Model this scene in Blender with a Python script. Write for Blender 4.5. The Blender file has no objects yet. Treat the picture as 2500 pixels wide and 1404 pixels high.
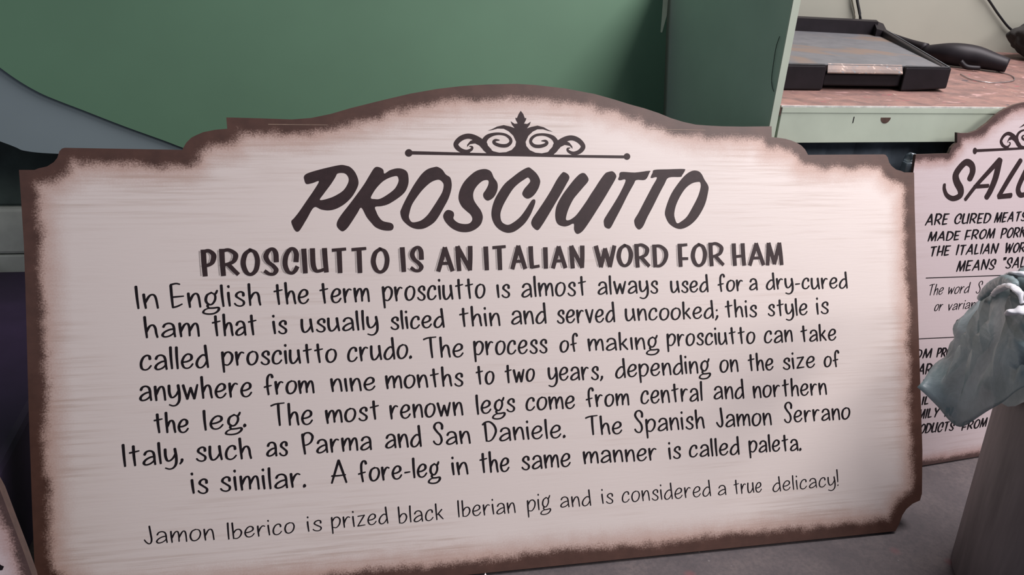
import bpy, bmesh, math, random
import numpy as np
from mathutils import Vector, Matrix, geometry

# ------------------------------------------------------------------ camera, world, lamps, exposure
scn = bpy.context.scene
COL = scn.collection
cam_d = bpy.data.cameras.new('camera')
cam = bpy.data.objects.new('camera', cam_d)
COL.objects.link(cam)
cam_d.sensor_width = 36.0
cam_d.lens = 36.0 * 2100.0 / 2500.0
cam_d.clip_start = 0.02
cam.matrix_world = Matrix.Translation((-0.31864, -1.02998, 0.96053)) @ Matrix((
    (0.97502, 0.027031, -0.220465), (-0.211929, 0.410359, -0.886956), (0.066495, 0.911524, 0.405836))).to_4x4()
scn.camera = cam

wd = bpy.data.worlds.new('world')
scn.world = wd
wd.use_nodes = True
wd.node_tree.nodes['Background'].inputs[0].default_value = (0.80, 0.84, 1.0, 1)
wd.node_tree.nodes['Background'].inputs[1].default_value = 0.26

def area(name, loc, target, sx, sy, power, color):
    l = bpy.data.lights.new(name, 'AREA')
    l.shape = 'RECTANGLE'; l.size = sx; l.size_y = sy; l.energy = power; l.color = color
    o = bpy.data.objects.new(name, l); COL.objects.link(o)
    o.location = loc
    o.rotation_euler = (Vector(target) - Vector(loc)).to_track_quat('-Z', 'Y').to_euler()
    return o
area('ceiling_lamp', (1.40, 0.10, 2.30), (0.8, 0.1, 0.4), 1.4, 0.7, 74.0, (1.0, 0.93, 0.95))
area('fill_lamp_rear', (1.65, -1.95, 2.2), (0.5, 0.15, 0.35), 1.3, 0.8, 36.0, (1.0, 0.94, 0.93))  # unseen lamp added for fill and for sheen on the sign

vs = scn.view_settings
vs.view_transform = 'Standard'
vs.look = 'None'
vs.exposure = 0.0
vs.gamma = 1.0
vs.use_curve_mapping = False

# ------------------------------------------------------------------ measured drawings (board coordinates in 0.1 mm)
OUT=[[-7196,1413],[-7201,2919],[-7194,4650],[-7197,5284],[-7216,5918],[-7230,6292],[-7033,6292],[-6976,6316],[-6869,6342],[-6780,6403],[-6732,6464],[-6702,6558],[-6667,6597],[-6629,6608],[-5053,6591],[-5046,6615],[-4997,6699],[-4927,6771],[-4858,6808],[-4760,6853],[-4594,6890],[-4422,6908],[-4431,7073],[-4341,7074],[-3922,7069],[-3496,7060],[-3209,7087],[-2917,7153],[-2621,7246],[-2173,7367],[-1719,7484],[-1284,7570],[-896,7624],[-503,7657],[-25,7680],[296,7669],[785,7626],[1280,7548],[1614,7466],[1866,7395],[2121,7335],[2378,7259],[2585,7182],[2810,7120],[3036,7078],[3250,7066],[3517,7057],[3877,7058],[4426,7070],[4421,6886],[4532,6879],[4679,6860],[4790,6833],[4883,6799],[4975,6751],[5048,6682],[5102,6590],[6586,6608],[6624,6597],[6659,6558],[6689,6464],[6737,6403],[6826,6342],[6933,6316],[6990,6292],[7187,6292],[7184,5719],[7194,4701],[7216,3171],[7239,1344],[7212,578],[7168,458],[7016,412],[6889,328],[6804,226],[6734,72],[6657,-45],[-6673,-45],[-6750,72],[-6820,226],[-6905,328],[-7032,412],[-7184,458]]
TITLE=[[[[-3542,5531],[-3514,5434],[-3479,5383],[-3439,5382],[-3397,5433],[-3313,5570],[-3204,5741],[-3101,5708],[-2993,5693],[-2883,5715],[-2762,5780],[-2658,5873],[-2591,5966],[-2538,6078],[-2540,6172],[-2583,6275],[-2646,6345],[-2700,6368],[-2792,6381],[-2957,6348],[-3140,6301],[-3285,6254],[-3336,6213],[-3337,6162],[-3308,6093],[-3217,6106],[-3121,6134],[-3202,5995],[-3305,5848],[-3427,5673],[-3501,5581]],[[-2841,6251],[-2749,6257],[-2700,6223],[-2678,6162],[-2699,6088],[-2765,5994],[-2877,5920],[-2988,5874],[-3115,5851],[-3059,5939],[-2946,6088],[-2879,6190]]],[[[-2285,6341],[-2219,6351],[-2155,6313],[-2138,6252],[-2052,6304],[-1939,6333],[-1845,6319],[-1784,6267],[-1769,6153],[-1785,6059],[-1835,5964],[-1932,5879],[-2085,5785],[-2198,5753],[-2292,5740],[-2275,5664],[-2240,5589],[-2176,5522],[-2055,5492],[-2019,5445],[-2034,5393],[-2086,5375],[-2189,5385],[-2291,5429],[-2354,5496],[-2426,5590],[-2501,5731],[-2563,5648],[-2650,5517],[-2726,5415],[-2791,5374],[-2845,5408],[-2876,5464],[-2860,5538],[-2793,5640],[-2689,5770],[-2574,5919],[-2450,6087],[-2362,6228]],[[-1951,6215],[-1924,6172],[-1930,6116],[-1985,6021],[-2090,5936],[-2214,5866],[-2298,5862],[-2353,5876],[-2323,5946],[-2256,6040],[-2160,6134],[-2055,6191]]],[[[-1910,5652],[-1884,5548],[-1811,5466],[-1727,5413],[-1632,5393],[-1527,5411],[-1400,5486],[-1321,5580],[-1240,5714],[-1159,5857],[-1112,5991],[-1099,6096],[-1121,6192],[-1188,6240],[-1243,6316],[-1310,6356],[-1358,6356],[-1464,6325],[-1562,6249],[-1670,6106],[-1759,5964],[-1839,5822],[-1889,5718]],[[-1301,6158],[-1239,6115],[-1226,6058],[-1253,5962],[-1323,5848],[-1383,5758],[-1483,5620],[-1581,5535],[-1677,5503],[-1743,5508],[-1779,5575],[-1768,5651],[-1726,5774],[-1628,5916],[-1529,6030],[-1412,6125]]],[[[-426,6193],[-378,6125],[-365,6057],[-382,5970],[-434,5883],[-505,5835],[-554,5835],[-597,5883],[-600,5941],[-560,5999],[-518,6077],[-511,6140],[-546,6154],[-605,6140],[-675,6086],[-736,6009],[-763,5932],[-755,5845],[-713,5768],[-656,5690],[-624,5613],[-621,5545],[-653,5458],[-723,5392],[-812,5349],[-910,5336],[-1017,5352],[-1122,5406],[-1207,5493],[-1244,5570],[-1237,5627],[-1193,5680],[-1139,5684],[-1087,5655],[-1074,5607],[-1085,5549],[-1023,5491],[-936,5466],[-848,5470],[-798,5508],[-787,5556],[-815,5614],[-882,5673],[-949,5741],[-990,5827],[-995,5904],[-971,6000],[-909,6115],[-819,6212],[-709,6294],[-600,6326],[-522,6319],[-463,6280]]],[[[133,6355],[198,6326],[277,6253],[325,6164],[325,6096],[290,6007],[227,5919],[155,5866],[95,5861],[45,5900],[32,5949],[69,6018],[131,6086],[167,6140],[134,6194],[72,6164],[-30,6096],[-122,6008],[-216,5872],[-289,5746],[-332,5630],[-329,5533],[-296,5474],[-217,5444],[-126,5482],[-14,5569],[80,5685],[153,5792],[195,5841],[235,5841],[239,5792],[201,5694],[148,5587],[64,5470],[-38,5383],[-130,5331],[-220,5317],[-309,5343],[-387,5397],[-445,5476],[-477,5583],[-469,5699],[-425,5834],[-353,5960],[-250,6096],[-117,6203],[5,6291]]],[[[695,6268],[736,6280],[797,6244],[816,6184],[762,6086],[666,5928],[559,5761],[452,5594],[347,5438],[273,5355],[204,5390],[165,5459],[187,5538],[271,5654],[398,5830],[503,5987],[610,6165]]],[[[983,6244],[1046,6269],[1097,6244],[1139,6150],[1040,6031],[954,5937],[877,5848],[804,5720],[760,5611],[742,5522],[778,5507],[841,5531],[932,5605],[1083,5797],[1172,5926],[1245,6026],[1332,6150],[1418,6255],[1472,6285],[1556,6295],[1613,6230],[1595,6165],[1507,6025],[1398,5856],[1289,5697],[1158,5509],[1029,5341],[945,5287],[899,5303],[874,5363],[870,5452],[776,5418],[704,5409],[622,5435],[578,5494],[565,5593],[583,5711],[632,5819],[717,5947],[813,6066],[898,6165]]],[[[1698,6286],[1937,6278],[2190,6307],[2189,6272],[2116,6161],[1961,6155],[1911,6085],[1800,5904],[1689,5704],[1578,5514],[1501,5385],[1453,5364],[1396,5396],[1382,5456],[1389,5516],[1454,5616],[1564,5775],[1685,5965],[1775,6155],[1679,6150],[1646,6167],[1665,6215]]],[[[2282,6323],[2531,6333],[2794,6339],[2820,6314],[2769,6237],[2735,6207],[2528,6196],[2449,6085],[2347,5913],[2234,5711],[2133,5539],[2054,5389],[1983,5344],[1926,5395],[1906,5471],[1918,5521],[1985,5621],[2108,5833],[2232,6044],[2322,6196],[2230,6188],[2212,6206],[2248,6277]]],[[[2980,6314],[3068,6299],[3122,6248],[3164,6166],[3233,6053],[3225,5951],[3176,5776],[3095,5623],[2992,5491],[2869,5395],[2736,5345],[2627,5362],[2519,5434],[2462,5536],[2448,5628],[2496,5780],[2576,5942],[2689,6095],[2801,6217],[2891,6284]],[[3052,6125],[3091,6110],[3094,6033],[3046,5890],[2954,5726],[2840,5553],[2739,5473],[2661,5438],[2625,5504],[2611,5596],[2647,5738],[2727,5891],[2829,6023],[2941,6100]]]]
ORNP=[[[-1717,6600],[-949,6585],[26,6566],[895,6560],[1757,6556],[1756,6509],[894,6517],[25,6530],[-950,6539],[-1719,6547]],[[39,7253],[4,7203],[-24,7138],[-52,7142],[-43,7105],[-14,7051],[-69,7046],[-130,7086],[-110,7034],[-66,6976],[-134,7001],[-245,7022],[-349,6999],[-429,6959],[-507,6930],[-429,6942],[-342,6967],[-246,6966],[-168,6928],[-93,6859],[-48,6762],[-63,6696],[-123,6633],[-216,6595],[-328,6587],[-422,6607],[-492,6653],[-557,6614],[-526,6567],[562,6558],[594,6604],[533,6645],[461,6600],[368,6581],[260,6591],[172,6630],[117,6694],[106,6761],[155,6858],[230,6927],[308,6964],[401,6965],[486,6940],[562,6926],[486,6957],[410,6998],[309,7022],[201,7000],[135,6976],[180,7033],[201,7085],[140,7046],[88,7051],[119,7105],[129,7142],[103,7138],[79,7203]],[[-631,6771],[-709,6798],[-788,6766],[-837,6708],[-841,6671],[-793,6716],[-711,6728],[-633,6690],[-557,6614],[-522,6564],[-478,6603],[-538,6710]],[[677,6764],[756,6790],[833,6756],[879,6696],[882,6658],[836,6705],[754,6719],[674,6681],[594,6604],[558,6554],[516,6594],[581,6703]],[[-1697,6572],[-1703,6546],[-1720,6525],[-1744,6514],[-1771,6514],[-1794,6525],[-1810,6545],[-1815,6571],[-1808,6597],[-1791,6617],[-1767,6629],[-1741,6629],[-1718,6618],[-1702,6598]],[[1864,6539],[1858,6515],[1841,6496],[1818,6485],[1792,6485],[1769,6496],[1753,6515],[1748,6538],[1755,6562],[1771,6581],[1795,6592],[1820,6592],[1843,6582],[1859,6563]],[[-937,6599],[-796,6608],[-797,6562],[-938,6565]]]
ORNS=[[[-486,6603,96],[-555,6676,105],[-564,6764,84],[-499,6842,68],[-368,6883,42],[-233,6873,40],[-150,6819,48],[-136,6757,50],[-193,6704,55],[-285,6696,55],[-376,6720,53],[-412,6754,48],[-382,6783,40],[-321,6784,16]],[[-562,6695,121],[-655,6779,101],[-755,6832,84],[-849,6838,80],[-943,6799,80],[-1011,6729,76],[-1005,6675,76],[-944,6621,68],[-855,6600,55],[-776,6631,44],[-759,6670,32],[-800,6683,14]],[[524,6594,96],[596,6667,105],[610,6758,84],[549,6838,68],[422,6880,42],[290,6871,40],[208,6818,48],[191,6755,50],[243,6702,55],[332,6692,55],[422,6715,53],[459,6749,48],[431,6779,40],[371,6780,16]],[[604,6687,121],[700,6771,101],[804,6824,84],[898,6830,80],[992,6789,80],[1057,6716,76],[1048,6660,76],[983,6605,68],[892,6585,55],[814,6618,44],[799,6658,32],[841,6671,14]]]
BODY=[["In",-5756,4289,-5436,4283,223],["English",-5289,4286,-4005,4283,226],["the",-3836,4285,-3307,4284,226],["term",-3164,4287,-2407,4287,226],["prosciutto",-2220,4289,-603,4288,231],["~s",-430,4291,-205,4292,218],["almost",-30,4287,1061,4283,230],["always",1243,4291,2299,4289,215],["used",2512,4288,3198,4281,201],["for",3352,4282,3831,4277,198],["a",3935,4291,4101,4287,205],["dry-cured",4249,4288,5817,4269,197],["ham",-5650,3860,-4884,3852,216],["that",-4723,3853,-4071,3847,224],["is",-3855,3852,-3640,3853,207],["usually",-3446,3857,-2286,3859,210],["sliced",-2114,3852,-1265,3852,203],["thin",-1047,3852,-375,3848,218],["and",-208,3858,380,3853,225],["served",542,3846,1539,3839,223],["uncooked;",1707,3842,3360,3834,207],["this",3472,3839,4076,3835,208],["style",4267,3837,5032,3829,207],["is",5190,3837,5437,3841,213],["called",-5725,3396,-4769,3388,227],["prosciutto",-4596,3410,-2923,3385,214],["crudo.",-2777,3386,-1783,3396,228],["The",-1618,3391,-975,3375,221],["process",-823,3393,385,3380,228],["of",581,3379,899,3382,198],["mak~ng",1055,3384,2275,3365,209],["prosciutto",2421,3401,4032,3385,209],["can",4189,3378,4738,3382,217],["take",4875,3376,5575,3374,207],["anywhere",-5747,2949,-4169,2932,225],["from",-4017,2947,-3268,2937,207],["n~ne",-3034,2940,-2354,2931,211],["months",-2209,2938,-993,2926,214],["to",-802,2932,-495,2924,215],["two",-341,2932,162,2939,212],["years,",373,2928,1304,2914,224],["depending",1512,2920,3188,2930,217],["on",3361,2925,3712,2919,219],["the",3873,2923,4365,2917,209],["size",4527,2917,5154,2919,206],["of",5315,2919,5623,2909,195],["the",-5563,2473,-5072,2456,209],["leg.",-4880,2467,-4263,2491,209],["The",-3932,2475,-3301,2459,230],["most",-3122,2463,-2307,2483,215],["renown",-2159,2469,-1006,2463,223],["legs",-807,2464,-170,2475,218],["come",-7,2474,824,2466,217],["from",993,2473,1748,2463,209],["central",1938,2469,3047,2466,225],["and",3238,2477,3805,2463,225],["northern",3960,2458,5369,2442,214],["Italy,",-5994,2020,-5166,2020,220],["such",-4999,2023,-4199,2011,219],["as",-4003,2028,-3682,2021,222],["Parma",-3481,2022,-2436,2019,217],["and",-2242,2022,-1671,2015,225],["San",-1514,2028,-900,2010,212],["Daniele.",-723,2023,653,2005,220],["The",968,2018,1619,2004,213],["Spanish",1807,2005,3073,2006,220],["Jamon",3271,2000,4307,1980,221],["Serrano",4520,1997,5811,1989,212],["is",-5071,1553,-4826,1548,223],["similar.",-4676,1554,-3427,1529,224],["A",-3071,1548,-2819,1536,234],["fore-leg",-2666,1540,-1402,1532,218],["in",-1222,1535,-949,1535,209],["the",-782,1539,-286,1524,230],["same",-102,1537,727,1528,226],["manner",930,1555,2211,1530,212],["is",2406,1528,2632,1531,208],["called",2771,1536,3696,1516,210],["paleta.",3861,1534,4858,1509,207]]
FOOT=[["Jamon",-5740,870,-4762,854,177],["Iberico",-4590,839,-3614,849,168],["is",-3441,849,-3214,852,167],["prized",-3082,865,-2218,867,175],["black",-2072,854,-1360,856,180],["Iberian",-1145,869,-207,865,178],["pig",-22,863,363,888,189],["and",525,886,1051,872,177],["is",1226,891,1431,877,172],["considered",1572,875,3155,860,183],["a",3276,859,3435,855,172],["true",3566,853,4092,854,177],["delicacy!",4289,839,5553,845,173]]
SUB=[["P",-4839,4734,215,398],["R",-4580,4735,285,404],["O",-4283,4733,272,402],["S",-3974,4729,238,412],["C",-3688,4738,245,402],["I",-3404,4746,86,376],["U",-3278,4753,270,373],["T",-2976,4738,250,389],["T",-2683,4732,259,399],["O",-2375,4724,278,393],["I",-1928,4734,88,384],["S",-1795,4731,231,398],["A",-1375,4726,284,381],["N",-1063,4727,263,394],["I",-617,4730,79,379],["T",-494,4729,252,395],["A",-193,4736,272,377],["L",112,4735,196,366],["I",353,4734,70,346],["A",475,4734,269,358],["N",790,4727,248,370],["W",1205,4738,378,353],["O",1589,4736,278,372],["R",1900,4718,276,391],["D",2212,4715,272,378],["F",2661,4712,202,388],["O",2892,4710,286,391],["R",3213,4711,290,399],["H",3638,4708,249,382],["A",3928,4706,316,382],["M",4257,4703,329,387]]
SORG=[1.0732,0.1956,-0.0054,5.89,10.0]
SOUT=[[-3372,0],[-3387,70],[-3442,125],[-3530,150],[-3421,6190],[-2677,6192],[-2638,6293],[-2583,6351],[-2524,6386],[-2556,6564],[-2432,6549],[-2254,6554],[-2074,6606],[-1878,6724],[-1687,6880],[-1518,6974],[-1310,7046],[-1099,7090],[-60,7135],[60,7135],[1099,7090],[1310,7046],[1518,6974],[1687,6880],[1878,6724],[2074,6606],[2254,6554],[2432,6549],[2556,6564],[2524,6386],[2583,6351],[2638,6293],[2677,6192],[3421,6190],[3530,150],[3442,125],[3387,70],[3372,0]]
SMASK=[[-3862,0],[-3755,6190],[-2677,6192],[-2638,6293],[-2583,6351],[-2524,6386],[-2556,6564],[-2432,6549],[-2254,6554],[-2074,6606],[-1878,6724],[-1687,6880],[-1518,6974],[-1310,7046],[-1099,7090],[-60,7135],[60,7135],[1099,7090],[1310,7046],[1518,6974],[1687,6880],[1878,6724],[2074,6606],[2254,6554],[2432,6549],[2556,6564],[2524,6386],[2583,6351],[2638,6293],[2677,6192],[3421,6190],[3530,150],[3442,125],[3387,70],[3372,0]]
STIT=[[[-2114,5720,133],[-2072,5847,133],[-2115,5968,125],[-2252,6027,125],[-2377,5935,133],[-2455,5802,142],[-2407,5673,142],[-2295,5533,142],[-2288,5420,125],[-2438,5369,100],[-2591,5431,83],[-2672,5546,75],[-2687,5634,67]],[[-1473,6049,117],[-1701,5829,100],[-1945,5586,87],[-2147,5342,80]],[[-1471,6041,142],[-1503,5727,142],[-1582,5485,133],[-1649,5364,125]],[[-1983,5571,75],[-1652,5577,75]],[[-961,6029,108],[-1154,5725,113],[-1356,5375,103]],[[-1357,5362,92],[-1061,5376,103]],[[-762,5902,117],[-891,5593,117],[-903,5461,110],[-824,5376,100],[-697,5388,100]]]
SCAP=[["ARE",-3018,4892,-2455,4885,216],["CURED",-2353,4885,-1451,4865,200],["MEATS",-1383,4865,-565,4870,197],["MADE",-2902,4590,-2131,4572,183],["FROM",-2044,4572,-1290,4566,196],["PORK",-1176,4555,-520,4552,206],["THE",-2834,4301,-2314,4295,198],["ITALIAN",-2201,4288,-1160,4258,205],["WOR",-1020,4262,-467,4247,201],["MEANS",-2127,3967,-1154,3955,211],["\"SAL",-1029,3949,-391,3941,220],["OM",-2863,2300,-2406,2287,195],["PRO",-2317,2283,-1926,2269,193],["AROU",-2722,1968,-2002,1929,224],["DI",-2570,1668,-2288,1669,193],["IL",-2514,1321,-2303,1314,177],["MILY",-2565,1030,-2010,1012,205],["IN",-1901,998,-1684,987,199],["ODUCTS",-2483,708,-1565,667,214],["FROM",-1404,635,-725,646,204]]
SLOW=[["The",-2748,3552,-2347,3541,145],["word",-2268,3540,-1718,3528,141],["Salu",-1578,3503,-1076,3496,143],["or",-2526,3226,-2310,3225,135],["varian",-2210,3212,-1508,3210,128],["s",-1975,2887,-1865,2890,129]]
SRUL=[[-2817,3894,-653,3810],[-2900,2710,-1768,2651]]
SORNP=[[[-2063,6258],[-1421,6267],[-606,6278],[117,6299],[834,6322],[846,6275],[127,6255],[-598,6242],[-1411,6220],[-2053,6205]],[[-759,6969],[-777,6919],[-784,6853],[-808,6856],[-792,6819],[-755,6766],[-799,6760],[-859,6798],[-830,6746],[-780,6690],[-842,6713],[-938,6731],[-1019,6704],[-1076,6662],[-1133,6630],[-1072,6645],[-1005,6672],[-926,6674],[-853,6638],[-775,6571],[-714,6475],[-711,6407],[-746,6341],[-814,6301],[-905,6288],[-988,6306],[-1057,6350],[-1101,6309],[-1065,6262],[-159,6286],[-143,6335],[-205,6374],[-252,6326],[-325,6304],[-418,6311],[-500,6348],[-561,6411],[-587,6479],[-570,6578],[-524,6649],[-469,6690],[-393,6693],[-316,6670],[-250,6659],[-320,6688],[-394,6726],[-482,6747],[-566,6722],[-615,6696],[-591,6755],[-586,6808],[-627,6766],[-671,6769],[-659,6824],[-659,6862],[-680,6857],[-715,6921]],[[-1199,6466],[-1270,6490],[-1328,6456],[-1355,6395],[-1351,6358],[-1321,6405],[-1255,6420],[-1182,6384],[-1101,6309],[-1061,6259],[-1033,6300],[-1108,6407]],[[-115,6499],[-56,6528],[16,6497],[70,6437],[82,6398],[32,6445],[-40,6456],[-96,6415],[-143,6335],[-161,6282],[-206,6322],[-179,6435]],[[-2040,6230],[-2040,6204],[-2049,6182],[-2067,6169],[-2089,6168],[-2111,6179],[-2128,6200],[-2138,6226],[-2138,6252],[-2128,6274],[-2111,6286],[-2089,6287],[-2067,6277],[-2049,6256]],[[927,6308],[928,6284],[920,6264],[903,6252],[882,6251],[860,6261],[842,6280],[831,6304],[830,6328],[839,6348],[855,6360],[877,6361],[898,6351],[916,6332]],[[-1414,6282],[-1299,6295],[-1289,6248],[-1407,6247]]]
SORNS=[[[-1040,6299,76],[-1114,6371,83],[-1142,6461,67],[-1107,6542,54],[-1007,6587,33],[-893,6581,32],[-813,6530,38],[-786,6467,39],[-821,6412,43],[-895,6400,43],[-976,6422,42],[-1014,6456,38],[-996,6486,32],[-945,6489,13]],[[-1125,6391,95],[-1220,6473,80],[-1316,6523,67],[-1395,6527,64],[-1464,6484,64],[-1505,6411,60],[-1487,6357,60],[-1425,6303,54],[-1346,6285,43],[-1287,6319,35],[-1282,6359,25],[-1319,6371,11]],[[-199,6322,76],[-158,6399,83],[-169,6491,67],[-239,6570,54],[-354,6608,33],[-461,6595,32],[-516,6539,38],[-515,6475,39],[-459,6423,43],[-383,6415,43],[-314,6441,42],[-291,6478,38],[-322,6507,32],[-372,6506,13]],[[-156,6419,95],[-98,6507,80],[-25,6564,67],[51,6573,64],[139,6534,64],[212,6462,60],[219,6406,60],[179,6348,54],[109,6324,43],[35,6356,35],[13,6396,25],[44,6410,11]]]
GRN=[[-9045,6900],[-8675,6575],[-8359,6331],[-8035,6134],[-7701,5987],[-7363,5852],[-6673,5570],[-5965,5304],[-5604,5161],[-5090,4985]]
BLU=[[-9236,5410],[-8842,5251],[-8676,5185],[-8543,5126],[-8429,5074],[-8098,5032],[-7463,5006],[-6525,4966],[-5565,4878]]
SCR=[[-3836,6982,-2970,6985],[2227,6991,3203,6990]]
SMALL=[[1731,4065],[2160,3411],[2417,2835],[2535,2444],[2649,2076],[2746,1739]]
SMALLM=[[2335,1862],[2373,1930],[2404,1896],[2436,1878],[2416,1834],[2370,1833]]
HEMS=[[[0.5972,-0.095,0.4959],[0.5827,-0.12,0.5217],[0.5577,-0.16,0.55],[0.5409,-0.19,0.566],[0.521,-0.22,0.5732]],[[0.5615,-0.15,0.5262],[0.5339,-0.185,0.5525],[0.5077,-0.225,0.5753],[0.4925,-0.255,0.5812],[0.4927,-0.265,0.5709]],[[0.4775,-0.265,0.5575],[0.4766,-0.275,0.5677],[0.4896,-0.28,0.5712],[0.5148,-0.285,0.5753]],[[0.5712,-0.155,0.558],[0.5521,-0.19,0.576],[0.5628,-0.21,0.5821]]]
BACK=[[0.7416,-0.02,0.4301],[0.7479,-0.02,0.4441],[0.758,-0.02,0.4579],[0.7737,-0.02,0.4665],[0.8027,-0.02,0.4705],[0.8363,-0.02,0.4574]]
BAG=[[[0.6533,-0.04,0.4725],[0.6461,-0.06,0.5018],[0.6324,-0.09,0.5283],[0.6026,-0.14,0.5567],[0.5928,-0.18,0.5741],[0.5906,-0.22,0.5813]],[[0.5892,-0.08,0.4418],[0.5789,-0.11,0.4574],[0.5708,-0.14,0.4792],[0.5453,-0.2,0.5103],[0.5453,-0.24,0.5246],[0.5647,-0.27,0.5278]],[[0.5813,-0.09,0.3988],[0.563,-0.13,0.4164],[0.5489,-0.17,0.4329],[0.532,-0.22,0.4558],[0.5315,-0.26,0.4813],[0.5532,-0.29,0.4942]],[[0.5109,-0.12,0.3702],[0.5263,-0.15,0.357],[0.5385,-0.19,0.3468],[0.5361,-0.23,0.3979],[0.5274,-0.275,0.4565],[0.547,-0.3,0.4861]]]
TOOL=[[1.1115,0.98,0.7158,0.0076],[1.1229,0.9,0.7083,0.0085],[1.1311,0.84,0.7015,0.0144],[1.1627,0.79,0.6983,0.0229],[1.2035,0.76,0.6981,0.0229],[1.2368,0.73,0.6939,0.0178],[1.2585,0.71,0.6897,0.0144]]
TRIG=[[1.1544,0.74,0.6972],[1.1664,0.73,0.6806],[1.1916,0.72,0.6709],[1.1913,0.72,0.685]]
FZ = -0.009
rnd = random.Random(7)

# ------------------------------------------------------------------ helpers
def new_mat(name):
    m = bpy.data.materials.new(name); m.use_nodes = True
    nt = m.node_tree
    return m, nt, nt.nodes['Principled BSDF']
def node(nt, kind, **kw):
    n = nt.nodes.new(kind)
    for k, v in kw.items(): setattr(n, k, v)
    return n
def noise(nt, vec, scale, detail=3.0, rough=0.55, dist=0.0):
    n = node(nt, 'ShaderNodeTexNoise')
    n.inputs['Scale'].default_value = scale; n.inputs['Detail'].default_value = detail
    n.inputs['Roughness'].default_value = rough; n.inputs['Distortion'].default_value = dist
    if vec is not None: nt.links.new(vec, n.inputs['Vector'])
    return n.outputs['Fac']
def ramp(nt, fac, stops):
    r = node(nt, 'ShaderNodeValToRGB')
    els = r.color_ramp.elements
    while len(els) < len(stops): els.new(0.5)
    for e, (p, c) in zip(els, stops):
        e.position = p; e.color = (c[0], c[1], c[2], 1) if isinstance(c, tuple) else (c, c, c, 1)
    nt.links.new(fac, r.inputs[0])
    return r.outputs[0]
def math_n(nt, op, a, b=None, c=None, clamp=False):
    n = node(nt, 'ShaderNodeMath', operation=op); n.use_clamp = clamp
    for i, v in enumerate((a, b, c)):
        if v is None: continue
        if isinstance(v, (int, float)): n.inputs[i].default_value = v
        else: nt.links.new(v, n.inputs[i])
    return n.outputs[0]
def mixc(nt, fac, a, b):
    n = node(nt, 'ShaderNodeMix', data_type='RGBA')
    for sock, v in ((n.inputs[0], fac), (n.inputs[6], a), (n.inputs[7], b)):
        if isinstance(v, tuple): sock.default_value = (v[0], v[1], v[2], 1)
        elif isinstance(v, (int, float)): sock.default_value = v
        else: nt.links.new(v, sock)
    return n.outputs[2]
def coords(nt, scale=(1, 1, 1)):
    t = node(nt, 'ShaderNodeTexCoord')
    m = node(nt, 'ShaderNodeMapping')
    m.inputs['Scale'].default_value = scale
    nt.links.new(t.outputs['Object'], m.inputs['Vector'])
    return m.outputs['Vector']
def bump(nt, bsdf, h, strength, dist=0.002):
    b = node(nt, 'ShaderNodeBump'); b.inputs['Strength'].default_value = strength; b.inputs['Distance'].default_value = dist
    nt.links.new(h, b.inputs['Height']); nt.links.new(b.outputs['Normal'], bsdf.inputs['Normal'])
def plain(name, col, rough=0.6, var=0.0, scale=20.0, col2=None, spec=0.5, stretch=(1, 1, 1), bmp=0.0, metal=0.0):
    m, nt, b = new_mat(name)
    b.inputs['Roughness'].default_value = rough
    b.inputs['Specular IOR Level'].default_value = spec
    b.inputs['Metallic'].default_value = metal
    if col2 is None: col2 = tuple(c * (1 - var) for c in col)
    v = coords(nt, stretch)
    f = noise(nt, v, scale, 4)
    c = ramp(nt, f, [(0.3, col2), (0.7, col)])
    nt.links.new(c, b.inputs['Base Color'])
    if bmp: bump(nt, b, f, bmp)
    return m

def link_mesh(name, verts, faces, mat, parent=None, smooth=False):
    me = bpy.data.meshes.new(name)
    me.from_pydata([tuple(v) for v in verts], [], faces)
    me.update()
    bm = bmesh.new(); bm.from_mesh(me)
    bmesh.ops.recalc_face_normals(bm, faces=bm.faces)
    bm.to_mesh(me); bm.free()
    if smooth:
        for p in me.polygons: p.use_smooth = True
    for m in (mat if isinstance(mat, (list, tuple)) else [mat]): me.materials.append(m)
    o = bpy.data.objects.new(name, me); COL.objects.link(o)
    if parent is not None: o.parent = parent
    return o
def link_bm(name, bm, mat, parent=None, smooth=False):
    bmesh.ops.recalc_face_normals(bm, faces=bm.faces)
    me = bpy.data.meshes.new(name); bm.to_mesh(me); bm.free()
    if smooth:
        for p in me.polygons: p.use_smooth = True
    for m in (mat if isinstance(mat, (list, tuple)) else [mat]): me.materials.append(m)
    o = bpy.data.objects.new(name, me); COL.objects.link(o)
    if parent is not None: o.parent = parent
    return o
def thing(name, label, cat, loc=(0, 0, 0), rot=(0, 0, 0), group=None):
    o = bpy.data.objects.new(name, None); COL.objects.link(o)
    o.location = loc; o.rotation_euler = rot; o.empty_display_size = 0.05
    tag(o, label, cat, group)
    return o
def tag(o, label, cat, group=None):
    o['label'] = label; o['category'] = cat
    if group: o['group'] = group
    return o
def struct(o, cat=None):
    o['kind'] = 'structure'
    return o
def bm_box(bm, x0, x1, y0, y1, z0, z1, bev=0.0):
    vs_ = [bm.verts.new((x, y, z)) for x in (x0, x1) for y in (y0, y1) for z in (z0, z1)]
    f = [(0, 1, 3, 2), (4, 6, 7, 5), (0, 4, 5, 1), (2, 3, 7, 6), (0, 2, 6, 4), (1, 5, 7, 3)]
    fs = [bm.faces.new([vs_[i] for i in q]) for q in f]
    if bev > 0:
        es = list({e for q in fs for e in q.edges})
        bmesh.ops.bevel(bm, geom=es, offset=bev, segments=2, profile=0.5, affect='EDGES')
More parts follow.
